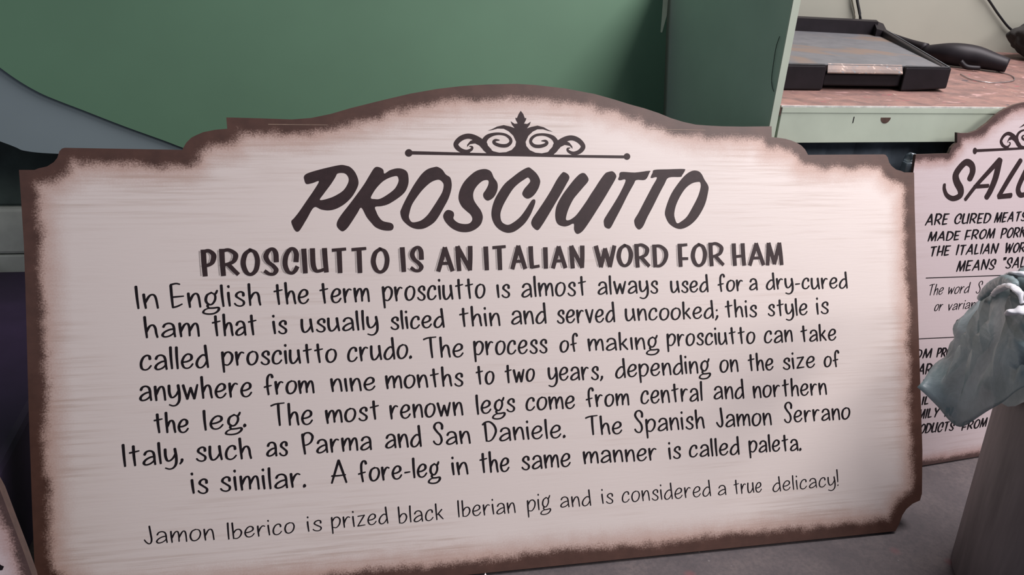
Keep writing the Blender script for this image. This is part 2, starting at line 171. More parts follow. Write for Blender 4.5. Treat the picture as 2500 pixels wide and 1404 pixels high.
def bm_prism(bm, poly, z0, z1):
    """poly: list of (x, y); z0/z1 numbers or lists per corner"""
    n = len(poly)
    za = z0 if isinstance(z0, (list, tuple)) else [z0] * n
    zb = z1 if isinstance(z1, (list, tuple)) else [z1] * n
    a = [bm.verts.new((p[0], p[1], z)) for p, z in zip(poly, za)]
    b = [bm.verts.new((p[0], p[1], z)) for p, z in zip(poly, zb)]
    bm.faces.new(a); bm.faces.new(b)
    for i in range(n):
        j = (i + 1) % n
        bm.faces.new((a[i], a[j], b[j], b[i]))
def catmull(pts, n=6, closed=False):
    P = [tuple(p) for p in pts]
    m = len(P)
    if m < 3 and not closed:
        return [tuple(a + (b - a) * k / n for a, b in zip(P[0], P[1])) for k in range(n + 1)]
    out = []
    rng = range(m) if closed else range(m - 1)
    for i in rng:
        p1, p2 = P[i], P[(i + 1) % m]
        if closed: p0, p3 = P[i - 1], P[(i + 2) % m]
        else:
            p0 = P[i - 1] if i else tuple(2 * a - b for a, b in zip(p1, p2))
            p3 = P[i + 2] if i + 2 < m else tuple(2 * a - b for a, b in zip(p2, p1))
        for k in range(n):
            t = k / n
            out.append(tuple(0.5 * (2 * b + (c - a) * t + (2 * a - 5 * b + 4 * c - d) * t * t + (3 * b - a - 3 * c + d) * t ** 3)
                             for a, b, c, d in zip(p0, p1, p2, p3)))
    if not closed: out.append(P[-1])
    return out
def tube(name, pts, rad, mat, parent=None, seg=8, n=6, flat=1.0):
    """pts 3-D, rad number or list; a swept closed tube"""
    if isinstance(rad, (int, float)): rad = [rad] * len(pts)
    C4 = catmull([tuple(p) + (r,) for p, r in zip(pts, rad)], n)
    verts, faces = [], []
    prev = None
    for i, c in enumerate(C4):
        p = Vector(c[:3])
        a = Vector(C4[max(i - 1, 0)][:3]); b = Vector(C4[min(i + 1, len(C4) - 1)][:3])
        t = (b - a).normalized()
        up = Vector((0, 0, 1)) if abs(t.z) < 0.95 else Vector((0, 1, 0))
        u = t.cross(up).normalized(); w = u.cross(t).normalized()
        for k in range(seg):
            an = 2 * math.pi * k / seg
            verts.append(p + u * math.cos(an) * c[3] + w * math.sin(an) * c[3] * flat)
        if i:
            for k in range(seg):
                k2 = (k + 1) % seg
                faces.append(((i - 1) * seg + k, (i - 1) * seg + k2, i * seg + k2, i * seg + k))
    faces.append(tuple(range(seg)))
    faces.append(tuple(range(len(verts) - seg, len(verts))))
    return link_mesh(name, verts, faces, mat, parent, smooth=True)

# --- brush lettering: flat paint strokes on a board face (x, y in metres, z just above the face)
class Paint:
    def __init__(self): self.v = []; self.f = []; self.z0 = self.z = 0.00018; self.k = 0; self.split = None
    def lift(self):
        self.k += 1; self.z = self.z0 + (self.k % 14) * 5e-6
    def poly(self, outer, holes=()):
        loops = [outer] + list(holes)
        flat = [p for l in loops for p in l]
        tris = geometry.tessellate_polygon([[Vector((p[0], p[1], 0)) for p in l] for l in loops])
        b = len(self.v)
        self.v += [(p[0], p[1], self.z) for p in flat]
        self.f += [tuple(b + i for i in t) for t in tris]
        self.lift()
    def stroke(self, pts, wid, cap=True):
        """pts [(x,y)], wid list of full widths"""
        n = len(pts); L = []; R = []
        T = []
        for i in range(n):
            a = pts[max(i - 1, 0)]; b = pts[min(i + 1, n - 1)]
            dx, dy = b[0] - a[0], b[1] - a[1]
            l = math.hypot(dx, dy) or 1e-9
            T.append((dx / l, dy / l))
        for (x, y), (tx, ty), w in zip(pts, T, wid):
            L.append((x - ty * w / 2, y + tx * w / 2)); R.append((x + ty * w / 2, y - tx * w / 2))
        b = len(self.v); z = self.z
        self.v += [(x, y, z) for x, y in L] + [(x, y, z) for x, y in R]
        for i in range(n - 1): self.f.append((b + i, b + n + i, b + n + i + 1, b + i + 1))
        if cap:
            for idx, sgn in ((0, -1), (n - 1, 1)):
                (x, y), (tx, ty), w = pts[idx], T[idx], wid[idx] / 2
                s = len(self.v); ks = 5
                for k in range(ks + 1):
                    an = math.pi * k / ks
                    c, q = math.cos(an), math.sin(an) * 0.7
                    self.v.append((x - ty * w * c + sgn * tx * w * q, y + tx * w * c + sgn * ty * w * q, z))
                self.f.append(tuple(range(s, s + ks + 1)))
        self.lift()
    def build(self, name, mat, parent, label=None):
        me = bpy.data.meshes.new(name)
        me.from_pydata(self.v, [], self.f); me.update()
        for i, p in enumerate(me.polygons):
            if p.normal.z < 0: p.flip()
        for m in (mat if isinstance(mat, (list, tuple)) else [mat]): me.materials.append(m)
        if self.split:
            for i, p in enumerate(me.polygons): p.material_index = 0 if i >= self.split else 1
        o = bpy.data.objects.new(name, me); COL.objects.link(o); o.parent = parent
        if label: o['label'] = label
        return o

# --- hand lettering alphabets: (width, strokes); lower case has x-height 1
LOW = {
 'a': (.74, [[(.07,.74),(.18,.93),(.40,1.0),(.60,.9),(.68,.65),(.70,.3),(.74,0)], [(.69,.58),(.42,.53),(.14,.36),(.02,.15),(.13,.01),(.38,.05),(.60,.20),(.70,.34)]]),
 'b': (.70, [[(0,1.52),(.04,.8),(.08,.02)], [(.05,.5),(.28,.82),(.55,.84),(.69,.55),(.58,.2),(.34,.01),(.08,.04)]]),
 'c': (.66, [[(.60,.74),(.56,.94),(.38,1.0),(.16,.84),(.02,.48),(.06,.12),(.26,0),(.48,.07),(.66,.28)]]),
 'd': (.74, [[(.62,.84),(.40,.88),(.12,.62),(0,.28),(.10,.03),(.32,.01),(.54,.2),(.67,.46)], [(.60,1.55),(.66,.8),(.74,0)]]),
 'e': (.70, [[(.04,.44),(.34,.48),(.60,.64),(.60,.9),(.38,1.0),(.14,.82),(0,.45),(.10,.1),(.32,0),(.54,.09),(.70,.3)]]),
 'f': (.62, [[(.62,1.36),(.54,1.56),(.38,1.56),(.24,1.28),(.24,.6),(.32,0)], [(0,.6),(.28,.67),(.54,.72)]]),
 'g': (.74, [[(.40,1.0),(.14,.82),(.06,.45),(.20,.18),(.42,.18),(.60,.48),(.60,.82),(.40,1.0)], [(.58,.84),(.68,.98),(.74,1.14)], [(.22,.2),(.15,.05),(.22,-.09)], [(.22,-.10),(.50,-.10),(.78,-.08),(.78,-.28),(.54,-.48),(.18,-.52),(-.10,-.42),(-.02,-.22),(.22,-.10)]]),
 'h': (.68, [[(0,1.52),(.03,.8),(.08,0)], [(.06,.42),(.26,.82),(.46,.9),(.58,.68),(.62,.3),(.68,0)]]),
 'i': (.10, [[(.0,.95),(.03,.5),(.08,0)], [(.0,1.42),(.03,1.32)]]),
 '~': (.10, [[(.0,.97),(.03,.5),(.08,0)]]),
 'k': (.62, [[(0,1.48),(.02,.8),(.06,0)], [(.52,.92),(.28,.64),(.06,.42)], [(.20,.55),(.42,.26),(.62,.02)]]),
 'l': (.10, [[(0,1.5),(.02,.8),(.08,0)]]),
 'm': (1.10, [[(0,.98),(.03,.5),(.08,0)], [(.06,.38),(.26,.84),(.44,.95),(.54,.72),(.57,.05)], [(.56,.38),(.78,.85),(.94,.94),(1.04,.7),(1.10,0)]]),
 'n': (.68, [[(0,.98),(.03,.5),(.08,0)], [(.06,.40),(.28,.86),(.48,.95),(.60,.7),(.68,0)]]),
 'o': (.72, [[(.38,1.0),(.12,.84),(0,.45),(.10,.08),(.34,0),(.60,.2),(.72,.6),(.62,.92),(.38,1.0)]]),
 'p': (.72, [[(0,1.0),(.03,.3),(.08,-.5)], [(.03,.62),(.24,.94),(.50,.99),(.70,.74),(.64,.32),(.38,.03),(.08,.08)]]),
 'r': (.56, [[(0,.98),(.03,.5),(.08,0)], [(.06,.42),(.20,.76),(.38,.96),(.56,.90)]]),
 's': (.58, [[(.54,.72),(.52,.92),(.36,1.0),(.16,.88),(.12,.68),(.32,.5),(.54,.30),(.52,.08),(.34,-.02),(.12,.04),(.0,.18)]]),
 't': (.60, [[(.24,1.40),(.27,.7),(.34,0)], [(0,.93),(.30,.98),(.60,1.04)]]),
 'u': (.74, [[(0,1.0),(.0,.42),(.09,.06),(.27,.01),(.48,.2),(.64,.5)], [(.60,1.0),(.65,.5),(.74,0)]]),
 'v': (.62, [[(0,1),(.3,0)], [(.3,0),(.62,1)]]),
 'w': (1.0, [[(0,1),(.24,.02)], [(.24,.02),(.50,.80)], [(.50,.80),(.72,.02)], [(.72,.02),(.98,1)]]),
 'y': (.72, [[(0,1),(.02,.5),(.13,.18),(.30,.16),(.50,.34),(.64,.62)], [(.62,1.0),(.70,.4),(.68,-.1),(.50,-.38),(.26,-.45),(.0,-.36)]]),
 'z': (.65, [[(.04,.94),(.60,1.0)], [(.60,1.0),(.02,.02)], [(.02,.02),(.66,.08)]]),
 '.': (.10, [[(.03,.07),(.08,.05)]]),
 ',': (.14, [[(.14,.20),(.12,.05),(.0,-.12)]]),
 ';': (.16, [[(.10,.72),(.13,.66)], [(.16,.20),(.12,.04),(.0,-.16)]]),
 '-': (.42, [[(0,.46),(.42,.50)]]),
 '!': (.08, [[(0,1.75),(.04,1.0),(.06,.42)], [(.06,.08),(.07,.03)]]),
 'A': (.82, [[(.40,1.60),(.20,.8),(0,0)], [(.40,1.60),(.62,.8),(.82,.03)], [(.0,.50),(.40,.52),(.78,.58)]]),
 'D': (.92, [[(.16,1.48),(.20,.8),(.25,.03)], [(0,1.34),(.22,1.52),(.52,1.52),(.82,1.2),(.92,.75),(.72,.25),(.48,.03),(.25,.03)]]),
 'E': (.74, [[(.02,1.55),(.05,.8),(.10,.0)], [(.0,1.60),(.32,1.68),(.54,1.62)], [(.06,.72),(.74,.78)], [(.10,.0),(.34,.06),(.64,.22)]]),
 'I': (.10, [[(0,1.55),(.03,.8),(.08,0)]]),
 'J': (.56, [[(.38,1.55),(.46,.8),(.50,.35),(.44,.08),(.30,.0),(.12,.16),(.0,.38)]]),
 'P': (.74, [[(.0,1.50),(.05,.8),(.14,0)], [(.0,1.30),(.18,1.56),(.50,1.58),(.72,1.30),(.60,.9),(.34,.7),(.08,.66)]]),
 'S': (.72, [[(.66,1.25),(.66,1.55),(.48,1.76),(.22,1.70),(.10,1.40),(.28,1.05),(.54,.7),(.62,.3),(.48,.02),(.28,.0),(.12,.12),(.04,.28)]]),
 'T': (.96, [[(0,1.40),(.34,1.52),(.92,1.58)], [(.50,1.54),(.53,.8),(.60,0)]]),
}
CAP = {   # cap height 1
 'A': (.72, [[(.36,1),(0,0)], [(.36,1),(.72,0)], [(.13,.32),(.60,.32)]]),
 'C': (.62, [[(.58,.50),(.60,.80),(.48,.98),(.30,.98),(.08,.72),(.02,.36),(.14,.08),(.34,0),(.50,.08),(.62,.24)]]),
 'D': (.62, [[(0,1),(.01,.5),(.03,0)], [(0,.98),(.30,.97),(.56,.78),(.62,.5),(.50,.2),(.28,.02),(.03,.02)]]),
 'E': (.50, [[(0,1),(.01,.5),(.03,0)], [(0,.98),(.5,1.0)], [(.01,.5),(.42,.52)], [(.03,0.02),(.5,.06)]]),
 'F': (.50, [[(0,1),(.01,.5),(.03,0)], [(0,.97),(.46,1.0)], [(.02,.34),(.50,.34)]]),
 'H': (.56, [[(0,1),(.01,.5),(.04,0)], [(.50,1),(.52,.5),(.56,0)], [(.02,.40),(.54,.44)]]),
 'I': (.06, [[(0,1),(.02,.5),(.04,0)]]),
 'K': (.56, [[(0,1),(.0,.5),(.03,0)], [(.52,1),(.04,.46)], [(.18,.60),(.56,0)]]),
 'L': (.48, [[(0,1),(.01,.5),(.05,.03)], [(.05,.03),(.48,.08)]]),
 'M': (.74, [[(.08,1),(.04,.5),(0,0)], [(.08,1),(.36,.05)], [(.36,.05),(.64,1)], [(.64,1),(.70,.5),(.74,0)]]),
 'N': (.62, [[(0,1),(.01,.5),(.04,0)], [(0,1),(.58,.02)], [(.62,1),(.61,.5),(.58,.02)]]),
 'O': (.64, [[(.33,1),(.10,.82),(0,.45),(.12,.1),(.34,0),(.56,.18),(.64,.56),(.54,.88),(.33,1)]]),
 'P': (.55, [[(0,1),(.02,.5),(.06,0)], [(0,.96),(.28,1.0),(.53,.82),(.46,.54),(.26,.42),(.03,.38)]]),
 'R': (.62, [[(0,1),(.01,.5),(.04,0)], [(0,.96),(.28,1.0),(.54,.82),(.48,.56),(.26,.44),(.03,.40)], [(.24,.42),(.44,.20),(.62,.02)]]),
 'S': (.58, [[(.56,.52),(.54,.84),(.40,1.0),(.20,.94),(.06,.72),(.16,.50),(.40,.33),(.54,.16),(.42,.01),(.20,.01),(0,.12)]]),
 'T': (.62, [[(0,.95),(.62,.99)], [(.31,.97),(.33,0)]]),
 'U': (.64, [[(0,1),(.02,.3),(.14,.04),(.32,.03),(.54,.10)], [(.56,1),(.58,.5),(.62,0)]]),
 'W': (.90, [[(0,1),(.22,0)], [(.22,0),(.44,.86)], [(.44,.86),(.66,0)], [(.66,0),(.90,1)]]),
 'Y': (.60, [[(0,1),(.30,.45)], [(.60,1),(.30,.45),(.24,0)]]),
 '"': (.22, [[(.0,1.04),(.03,.84)], [(.18,1.06),(.19,.86)]]),
}
def pen(w0, w1):
    """full stroke width from the stroke direction: w0 for uprights, w1 for level strokes"""
    def f(tx, ty): return w1 + (w0 - w1) * abs(ty) ** 2.2
    return f
def put_glyph(P, strokes, fn, pw, taper=0.78, nseg=6, square=False):
    for s in strokes:
        pts = [fn(x, y) for x, y in catmull(s, nseg if len(s) > 3 else 3)]
        n = len(pts)
        wid = []
        for i in range(n):
            a = pts[max(i - 1, 0)]; b = pts[min(i + 1, n - 1)]
            l = math.hypot(b[0] - a[0], b[1] - a[1]) or 1e-9
            w = pw((b[0] - a[0]) / l, (b[1] - a[1]) / l)
            t = i / (n - 1)
            w *= 1.06 - (1.06 - taper) * (t ** 2.2)
            wid.append(w)
        if square:                            # flat-brush ends
            for e, q in ((0, 1), (-1, -2)):
                dx, dy = pts[e][0] - pts[q][0], pts[e][1] - pts[q][1]
                l = math.hypot(dx, dy) or 1e-9
                k = wid[e] * 0.24
                pts[e] = (pts[e][0] + dx / l * k, pts[e][1] + dy / l * k)
        P.stroke(pts, wid, not square)
def write(P, rows, font, w0, w1, gap=0.27, slant=0.0, jitter=0.02, taper=0.78):
    pw = pen(w0, w1)
    for t, x0, y0, x1, y1, xh in rows:
        x0 *= 1e-4; y0 *= 1e-4; x1 *= 1e-4; y1 *= 1e-4; h = xh * 1e-4
        x0 += w0 * 0.45; x1 -= w0 * 0.45
        y0 += w1 * 0.4; y1 += w1 * 0.4; h -= w1 * 0.8
        adv = []; x = 0
        for k, ch in enumerate(t):
            g = font[ch][0]
            gp = gap
            if k and ch in '.,;!': gp = gap * 0.8
            if k: x += gp
            adv.append(x); x += g
        sx = (x1 - x0 - slant * h) / x
        for k, ch in enumerate(t):
            jy = rnd.uniform(-jitter, jitter) * h
            jr = rnd.uniform(-jitter, jitter)
            ax = adv[k]
            def fn(u, v, ax=ax, jy=jy, jr=jr):
                X = (ax + u) * sx
                return (x0 + X + (slant + jr) * v * h, y0 + (y1 - y0) * X / max(x1 - x0, 1e-6) + v * h + jy)
            put_glyph(P, font[ch][1], fn, (lambda tx, ty: w0 * 1.5) if ch == '.' else pw, taper)

# ------------------------------------------------------------------ materials
def sign_material(name, cream, brown, lo, hi, amp, streak=0.5):
    """cream paint, brushed dark brown along the cut edge ('edge' = distance to the edge in metres)"""
    m, nt, b = new_mat(name)
    at = node(nt, 'ShaderNodeAttribute'); at.attribute_name = 'edge'
    d = at.outputs['Fac']
    fine = noise(nt, coords(nt, (1, 1, 1)), 420, 3, 0.7)
    mid = noise(nt, coords(nt, (1, 1, 1)), 38, 3, 0.6)
    low = noise(nt, coords(nt, (1, 1, 1)), 7, 2, 0.5)
    d2 = math_n(nt, 'MULTIPLY_ADD', math_n(nt, 'SUBTRACT', fine, 0.5), amp * 1.6, d)
    d3 = math_n(nt, 'MULTIPLY_ADD', math_n(nt, 'SUBTRACT', mid, 0.5), amp * 1.2, d2)
    d4 = math_n(nt, 'MULTIPLY_ADD', math_n(nt, 'SUBTRACT', low, 0.5), amp * 1.6, d3)
    mr = node(nt, 'ShaderNodeMapRange', interpolation_type='SMOOTHSTEP')
    mr.inputs['From Min'].default_value = lo; mr.inputs['From Max'].default_value = hi
    nt.links.new(d4, mr.inputs['Value'])
    # dry-brush streaks dragged across the board
    st = noise(nt, coords(nt, (5.0, 170.0, 1)), 1.0, 4, 0.65)
    zone = noise(nt, coords(nt, (3.2, 5.5, 1)), 1.0, 2, 0.5)
    sm = math_n(nt, 'MULTIPLY', ramp(nt, st, [(0.50, 0.0), (0.72, 1.0)]), ramp(nt, zone, [(0.50, 0.0), (0.66, 1.0)]))
    sm = math_n(nt, 'MULTIPLY', sm, streak)
    ez = math_n(nt, 'MULTIPLY', ramp(nt, d, [(0.03, 1.0), (0.13, 0.0)]), ramp(nt, st, [(0.46, 0.0), (0.66, 1.0)]))
    ez = math_n(nt, 'MULTIPLY', ez, ramp(nt, zone, [(0.40, 0.0), (0.56, 1.0)]))
    sm = math_n(nt, 'MAXIMUM', sm, math_n(nt, 'MULTIPLY', ez, min(1.0, streak * 1.5)))
    base = mixc(nt, sm, cream, tuple(c * k for c, k in zip(cream, (0.50, 0.38, 0.30))))
    brn = ramp(nt, mid, [(0.25, tuple(c * 0.8 for c in brown)), (0.75, tuple(c * 1.2 for c in brown))])
    halo = node(nt, 'ShaderNodeMapRange', interpolation_type='SMOOTHSTEP')
    halo.inputs['From Min'].default_value = lo; halo.inputs['From Max'].default_value = hi * 2.1
    nt.links.new(d3, halo.inputs['Value'])
    warm = mixc(nt, halo.outputs[0], tuple(c * k for c, k in zip(cream, (0.70, 0.53, 0.47))), base)
    c = mixc(nt, mr.outputs[0], brn, warm)
    nt.links.new(c, b.inputs['Base Color'])
    b.inputs['Roughness'].default_value = 0.42
    bump(nt, b, noise(nt, coords(nt, (30, 320, 1)), 1.0, 3), 0.08, 0.001)
    return m

CREAM = (0.73, 0.645, 0.60)
BROWN = (0.082, 0.038, 0.027)
M_sign = sign_material('sign_cream_paint', CREAM, BROWN, 0.014, 0.031, 0.016, 0.36)
M_sign2 = sign_material('salumi_cream_paint', (0.65, 0.545, 0.55), (0.085, 0.047, 0.042), 0.005, 0.017, 0.012, 0.15)
M_edge = plain('brown_board_edge', (0.070, 0.037, 0.028), 0.5, 0.4, 60)
M_back = plain('raw_board_back', (0.20, 0.13, 0.08), 0.8, 0.4, 15)
M_ink = plain('dark_brown_lettering_paint', (0.040, 0.022, 0.023), 0.45, 0.25, 90, spec=0.3)
M_ink2 = plain('black_lettering_paint', (0.009, 0.005, 0.007), 0.5, 0.3, 120, spec=0.25)
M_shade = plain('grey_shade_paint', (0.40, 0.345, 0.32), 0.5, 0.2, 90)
M_scribe = plain('pale_scribe_line', (0.42, 0.30, 0.22), 0.6, 0.3, 200)
M_floor_n = None

def concrete():
    m, nt, b = new_mat('stained_concrete_floor')
    v = coords(nt)
    a = noise(nt, v, 9, 6, 0.7)
    base = ramp(nt, a, [(0.28, (0.052, 0.042, 0.045)), (0.55, (0.088, 0.071, 0.072)), (0.8, (0.13, 0.104, 0.098))])
    f = noise(nt, v, 130, 4, 0.7)
    c = mixc(nt, ramp(nt, f, [(0.35, 0.55), (0.62, 0.0)]), base, (0.040, 0.036, 0.040))
    vo = node(nt, 'ShaderNodeTexVoronoi'); vo.inputs['Scale'].default_value = 26
    nt.links.new(v, vo.inputs['Vector'])
    sp = ramp(nt, vo.outputs['Distance'], [(0.045, 1.0), (0.09, 0.0)])
    pick = ramp(nt, noise(nt, v, 5, 2), [(0.56, 0.0), (0.62, 1.0)])
    c = mixc(nt, math_n(nt, 'MULTIPLY', math_n(nt, 'MULTIPLY', sp, pick), 0.6), c, (0.33, 0.30, 0.29))
    vo2 = node(nt, 'ShaderNodeTexVoronoi'); vo2.inputs['Scale'].default_value = 9
    nt.links.new(v, vo2.inputs['Vector'])
    sp2 = math_n(nt, 'MULTIPLY', ramp(nt, vo2.outputs['Distance'], [(0.04, 1.0), (0.12, 0.0)]), 0.5)
    c = mixc(nt, sp2, c, (0.17, 0.05, 0.055))
    nt.links.new(c, b.inputs['Base Color'])
    b.inputs['Roughness'].default_value = 0.7
    bump(nt, b, f, 0.25, 0.002)
    return m
def splattered(name, base, dark, spots):
    m, nt, b = new_mat(name)
    v = coords(nt)
    c = ramp(nt, noise(nt, v, 22, 6, 0.7, 0.6), [(0.3, dark), (0.68, base)])
    for i, (sc, col, th, st) in enumerate(spots):
        f = noise(nt, coords(nt, st), sc, 4, 0.6, 0.8)
        c = mixc(nt, ramp(nt, f, [(th, 0.0), (th + 0.06, 1.0)]), c, col)
    nt.links.new(c, b.inputs['Base Color'])
    b.inputs['Roughness'].default_value = 0.55
    return m
M_floor = concrete()
M_wall = plain('grey_green_painted_wall', (0.305, 0.305, 0.255), 0.75, 0.12, 3)
M_green = plain('green_painted_panel', (0.100, 0.205, 0.124), 0.62, 0.16, 2.5)
M_panel = plain('bench_side_green_grey_paint', (0.44, 0.58, 0.455), 0.6, 0.14, 5)
M_pale = plain('pale_green_bench_paint', (0.56, 0.63, 0.51), 0.5, 0.16, 9)
M_white = plain('chipped_white_edge', (0.80, 0.80, 0.74), 0.5, 0.5, 60)
M_top = splattered('paint_stained_bench_top', (0.25, 0.135, 0.11), (0.10, 0.06, 0.055),
    [(16, (0.33, 0.20, 0.185), 0.60, (1, 2.2, 1)), (30, (0.30, 0.045, 0.07), 0.66, (1, 3, 1)), (40, (0.62, 0.55, 0.45), 0.69, (3, 0.7, 1)), (24, (0.055, 0.04, 0.045), 0.68, (1, 1, 1))])
M_black = plain('black_plastic', (0.012, 0.009, 0.012), 0.5, 0.4, 30, spec=0.25)
M_trayin = splattered('stained_grey_tray_inside', (0.115, 0.115, 0.122), (0.075, 0.078, 0.085),
    [(3.5, (0.135, 0.098, 0.078), 0.48, (1, 1, 1)), (60, (0.10, 0.09, 0.09), 0.68, (1, 1, 1))])
M_traylip = splattered('paint_crusted_lip', (0.19, 0.12, 0.09), (0.08, 0.06, 0.055),
    [(70, (0.40, 0.30, 0.25), 0.58, (1, 1, 1)), (90, (0.10, 0.13, 0.15), 0.60, (1, 1, 1))])
M_dark = plain('dark_cloth', (0.20, 0.25, 0.31), 0.9, 0.6, 14)
M_bin = plain('worn_grey_brown_bin', (0.20, 0.17, 0.168), 0.65, 0.4, 40, bmp=0.1, stretch=(1, 1, 0.12))
M_cable = plain('black_cable', (0.010, 0.010, 0.012), 0.5, 0.2, 30)
M_wire = plain('bright_wire', (0.45, 0.42, 0.42), 0.3, 0.3, 60, metal=0.8)
M_paper = plain('white_paper', (0.82, 0.79, 0.77), 0.7, 0.06, 12)
M_shade_block = plain('purple_black_shade', (0.034, 0.020, 0.052), 0.6, 0.4, 8)  # dark colour standing in for floor shade
M_box = plain('grey_green_card', (0.62, 0.66, 0.58), 0.8, 0.25, 18)
M_bundle = plain('dark_green_tarp', (0.075, 0.11, 0.095), 0.75, 0.5, 10)
M_hole = plain('raw_wood_chip', (0.11, 0.06, 0.045), 0.9, 0.5, 90)

def plastic_film():
    m, nt, b = new_mat('thin_blue_grey_plastic_film')
    v = coords(nt)
    f = noise(nt, v, 14, 4, 0.6)
    c = ramp(nt, f, [(0.3, (0.115, 0.165, 0.170)), (0.7, (0.27, 0.345, 0.365))])
    nt.links.new(c, b.inputs['Base Color'])
    b.inputs['Roughness'].default_value = 0.32
    b.inputs['Alpha'].default_value = 0.80
    bump(nt, b, noise(nt, v, 60, 3, 0.6, 1.0), 0.25, 0.004)
    return m
M_film = plastic_film()
M_film2 = plain('film_highlight_white', (0.78, 0.78, 0.82), 0.22, 0.3, 12, bmp=0.1)  # white colour painted in as the film's glossy highlights

# ------------------------------------------------------------------ setting
def slab(name, x0, x1, y0, y1, z0, z1, mat):
    bm = bmesh.new(); bm_box(bm, x0, x1, y0, y1, z0, z1)
    return struct(link_bm(name, bm, mat))
slab('floor', -2.4, 3.0, -2.2, 1.06, FZ - 0.05, FZ, M_floor)
slab('wall_back', -2.4, 3.0, 1.06, 1.14, FZ, 2.6, M_wall)

# ------------------------------------------------------------------ sign boards
def seg_dist(P, poly):
    P = np.asarray(P); A = np.asarray(poly); Bq = np.roll(A, -1, axis=0)
    best = np.full(len(P), 1e9)
    for a, b in zip(A, Bq):
        d = b - a; l2 = d @ d
        if l2 < 1e-14: continue
        t = np.clip(((P - a) @ d) / l2, 0, 1)
        q = a + t[:, None] * d
        best = np.minimum(best, np.hypot(*(P - q).T))
    return best
def inside(P, poly):
    P = np.asarray(P); x, y = P[:, 0], P[:, 1]
    r = np.zeros(len(P), bool); n = len(poly); j = n - 1
    for i in range(n):
        xi, yi = poly[i]; xj, yj = poly[j]
        c = ((yi > y) != (yj > y)) & (x < (xj - xi) * (y - yi) / ((yj - yi) or 1e-12) + xi)
        r ^= c; j = i
    return r
def board_part(outline, t, mat_face, parent, step=0.007, mask=None):
    """a cut board: painted front on z=0, back on z=-t"""
    ol = []
    n = len(outline)
    for i in range(n):                       # even spacing along the edge
        a, b = outline[i], outline[(i + 1) % n]
        k = max(1, int(math.hypot(b[0] - a[0], b[1] - a[1]) / 0.012))
        for q in range(k): ol.append((a[0] + (b[0] - a[0]) * q / k, a[1] + (b[1] - a[1]) * q / k))
    xs = [p[0] for p in ol]; ys = [p[1] for p in ol]
    gx = np.arange(min(xs), max(xs), step); gy = np.arange(min(ys), max(ys), step)
    G = np.array([(x + (0.5 * step if j % 2 else 0), y) for j, y in enumerate(gy) for x in gx])
    keep = inside(G, ol) & (seg_dist(G, ol) > step * 0.55)
    G = G[keep]
    pts = [Vector(p) for p in ol] + [Vector(p) for p in G]
    m = len(ol)
    edges = [(i, (i + 1) % m) for i in range(m)]
    vo, _, fo, *_ = geometry.delaunay_2d_cdt(pts, edges, [], 1, 1e-6)
    V = [(v.x, v.y, 0.0) for v in vo]; F = [tuple(f) for f in fo]
    dist = seg_dist(np.array([(v[0], v[1]) for v in V]), mask or ol)
    mi = [0] * len(F)
    b0 = len(V)
    V += [(x, y, 0.0) for x, y in ol] + [(x, y, -t) for x, y in ol]
    for i in range(m):
        j = (i + 1) % m
        F.append((b0 + i, b0 + j, b0 + m + j, b0 + m + i)); mi.append(1)
    tri = geometry.tessellate_polygon([[Vector((x, y, 0)) for x, y in ol]])
    b1 = len(V)
    V += [(x, y, -t) for x, y in ol]
    for q in tri: F.append(tuple(b1 + i for i in q)); mi.append(2)
    me = bpy.data.meshes.new('board')
    me.from_pydata(V, [], F); me.update()
    at = me.attributes.new('edge', 'FLOAT', 'POINT')
    at.data.foreach_set('value', np.concatenate([dist, np.zeros(len(V) - len(dist))]).astype(np.float32))
    for mm in (mat_face, M_edge, M_back): me.materials.append(mm)
    me.polygons.foreach_set('material_index', mi)
    # orientation: front +z, back -z, sides outward
    area2 = sum(a[0] * b[1] - b[0] * a[1] for a, b in zip(ol, ol[1:] + ol[:1]))
    for p in me.polygons:
        if (p.material_index == 0 and p.normal.z < 0) or (p.material_index == 2 and p.normal.z > 0): p.flip()
        elif p.material_index == 1:
            a = V[p.vertices[0]]; b = V[p.vertices[1]]
            c = p.center
            nx, ny = (b[1] - a[1]), -(b[0] - a[0])
            if area2 < 0: nx, ny = -nx, -ny
            if p.normal.x * nx + p.normal.y * ny < 0: p.flip()
    o = bpy.data.objects.new('board', me); COL.objects.link(o); o.parent = parent
    return o
mm4 = lambda L: [(p[0] * 1e-4, p[1] * 1e-4) for p in L]

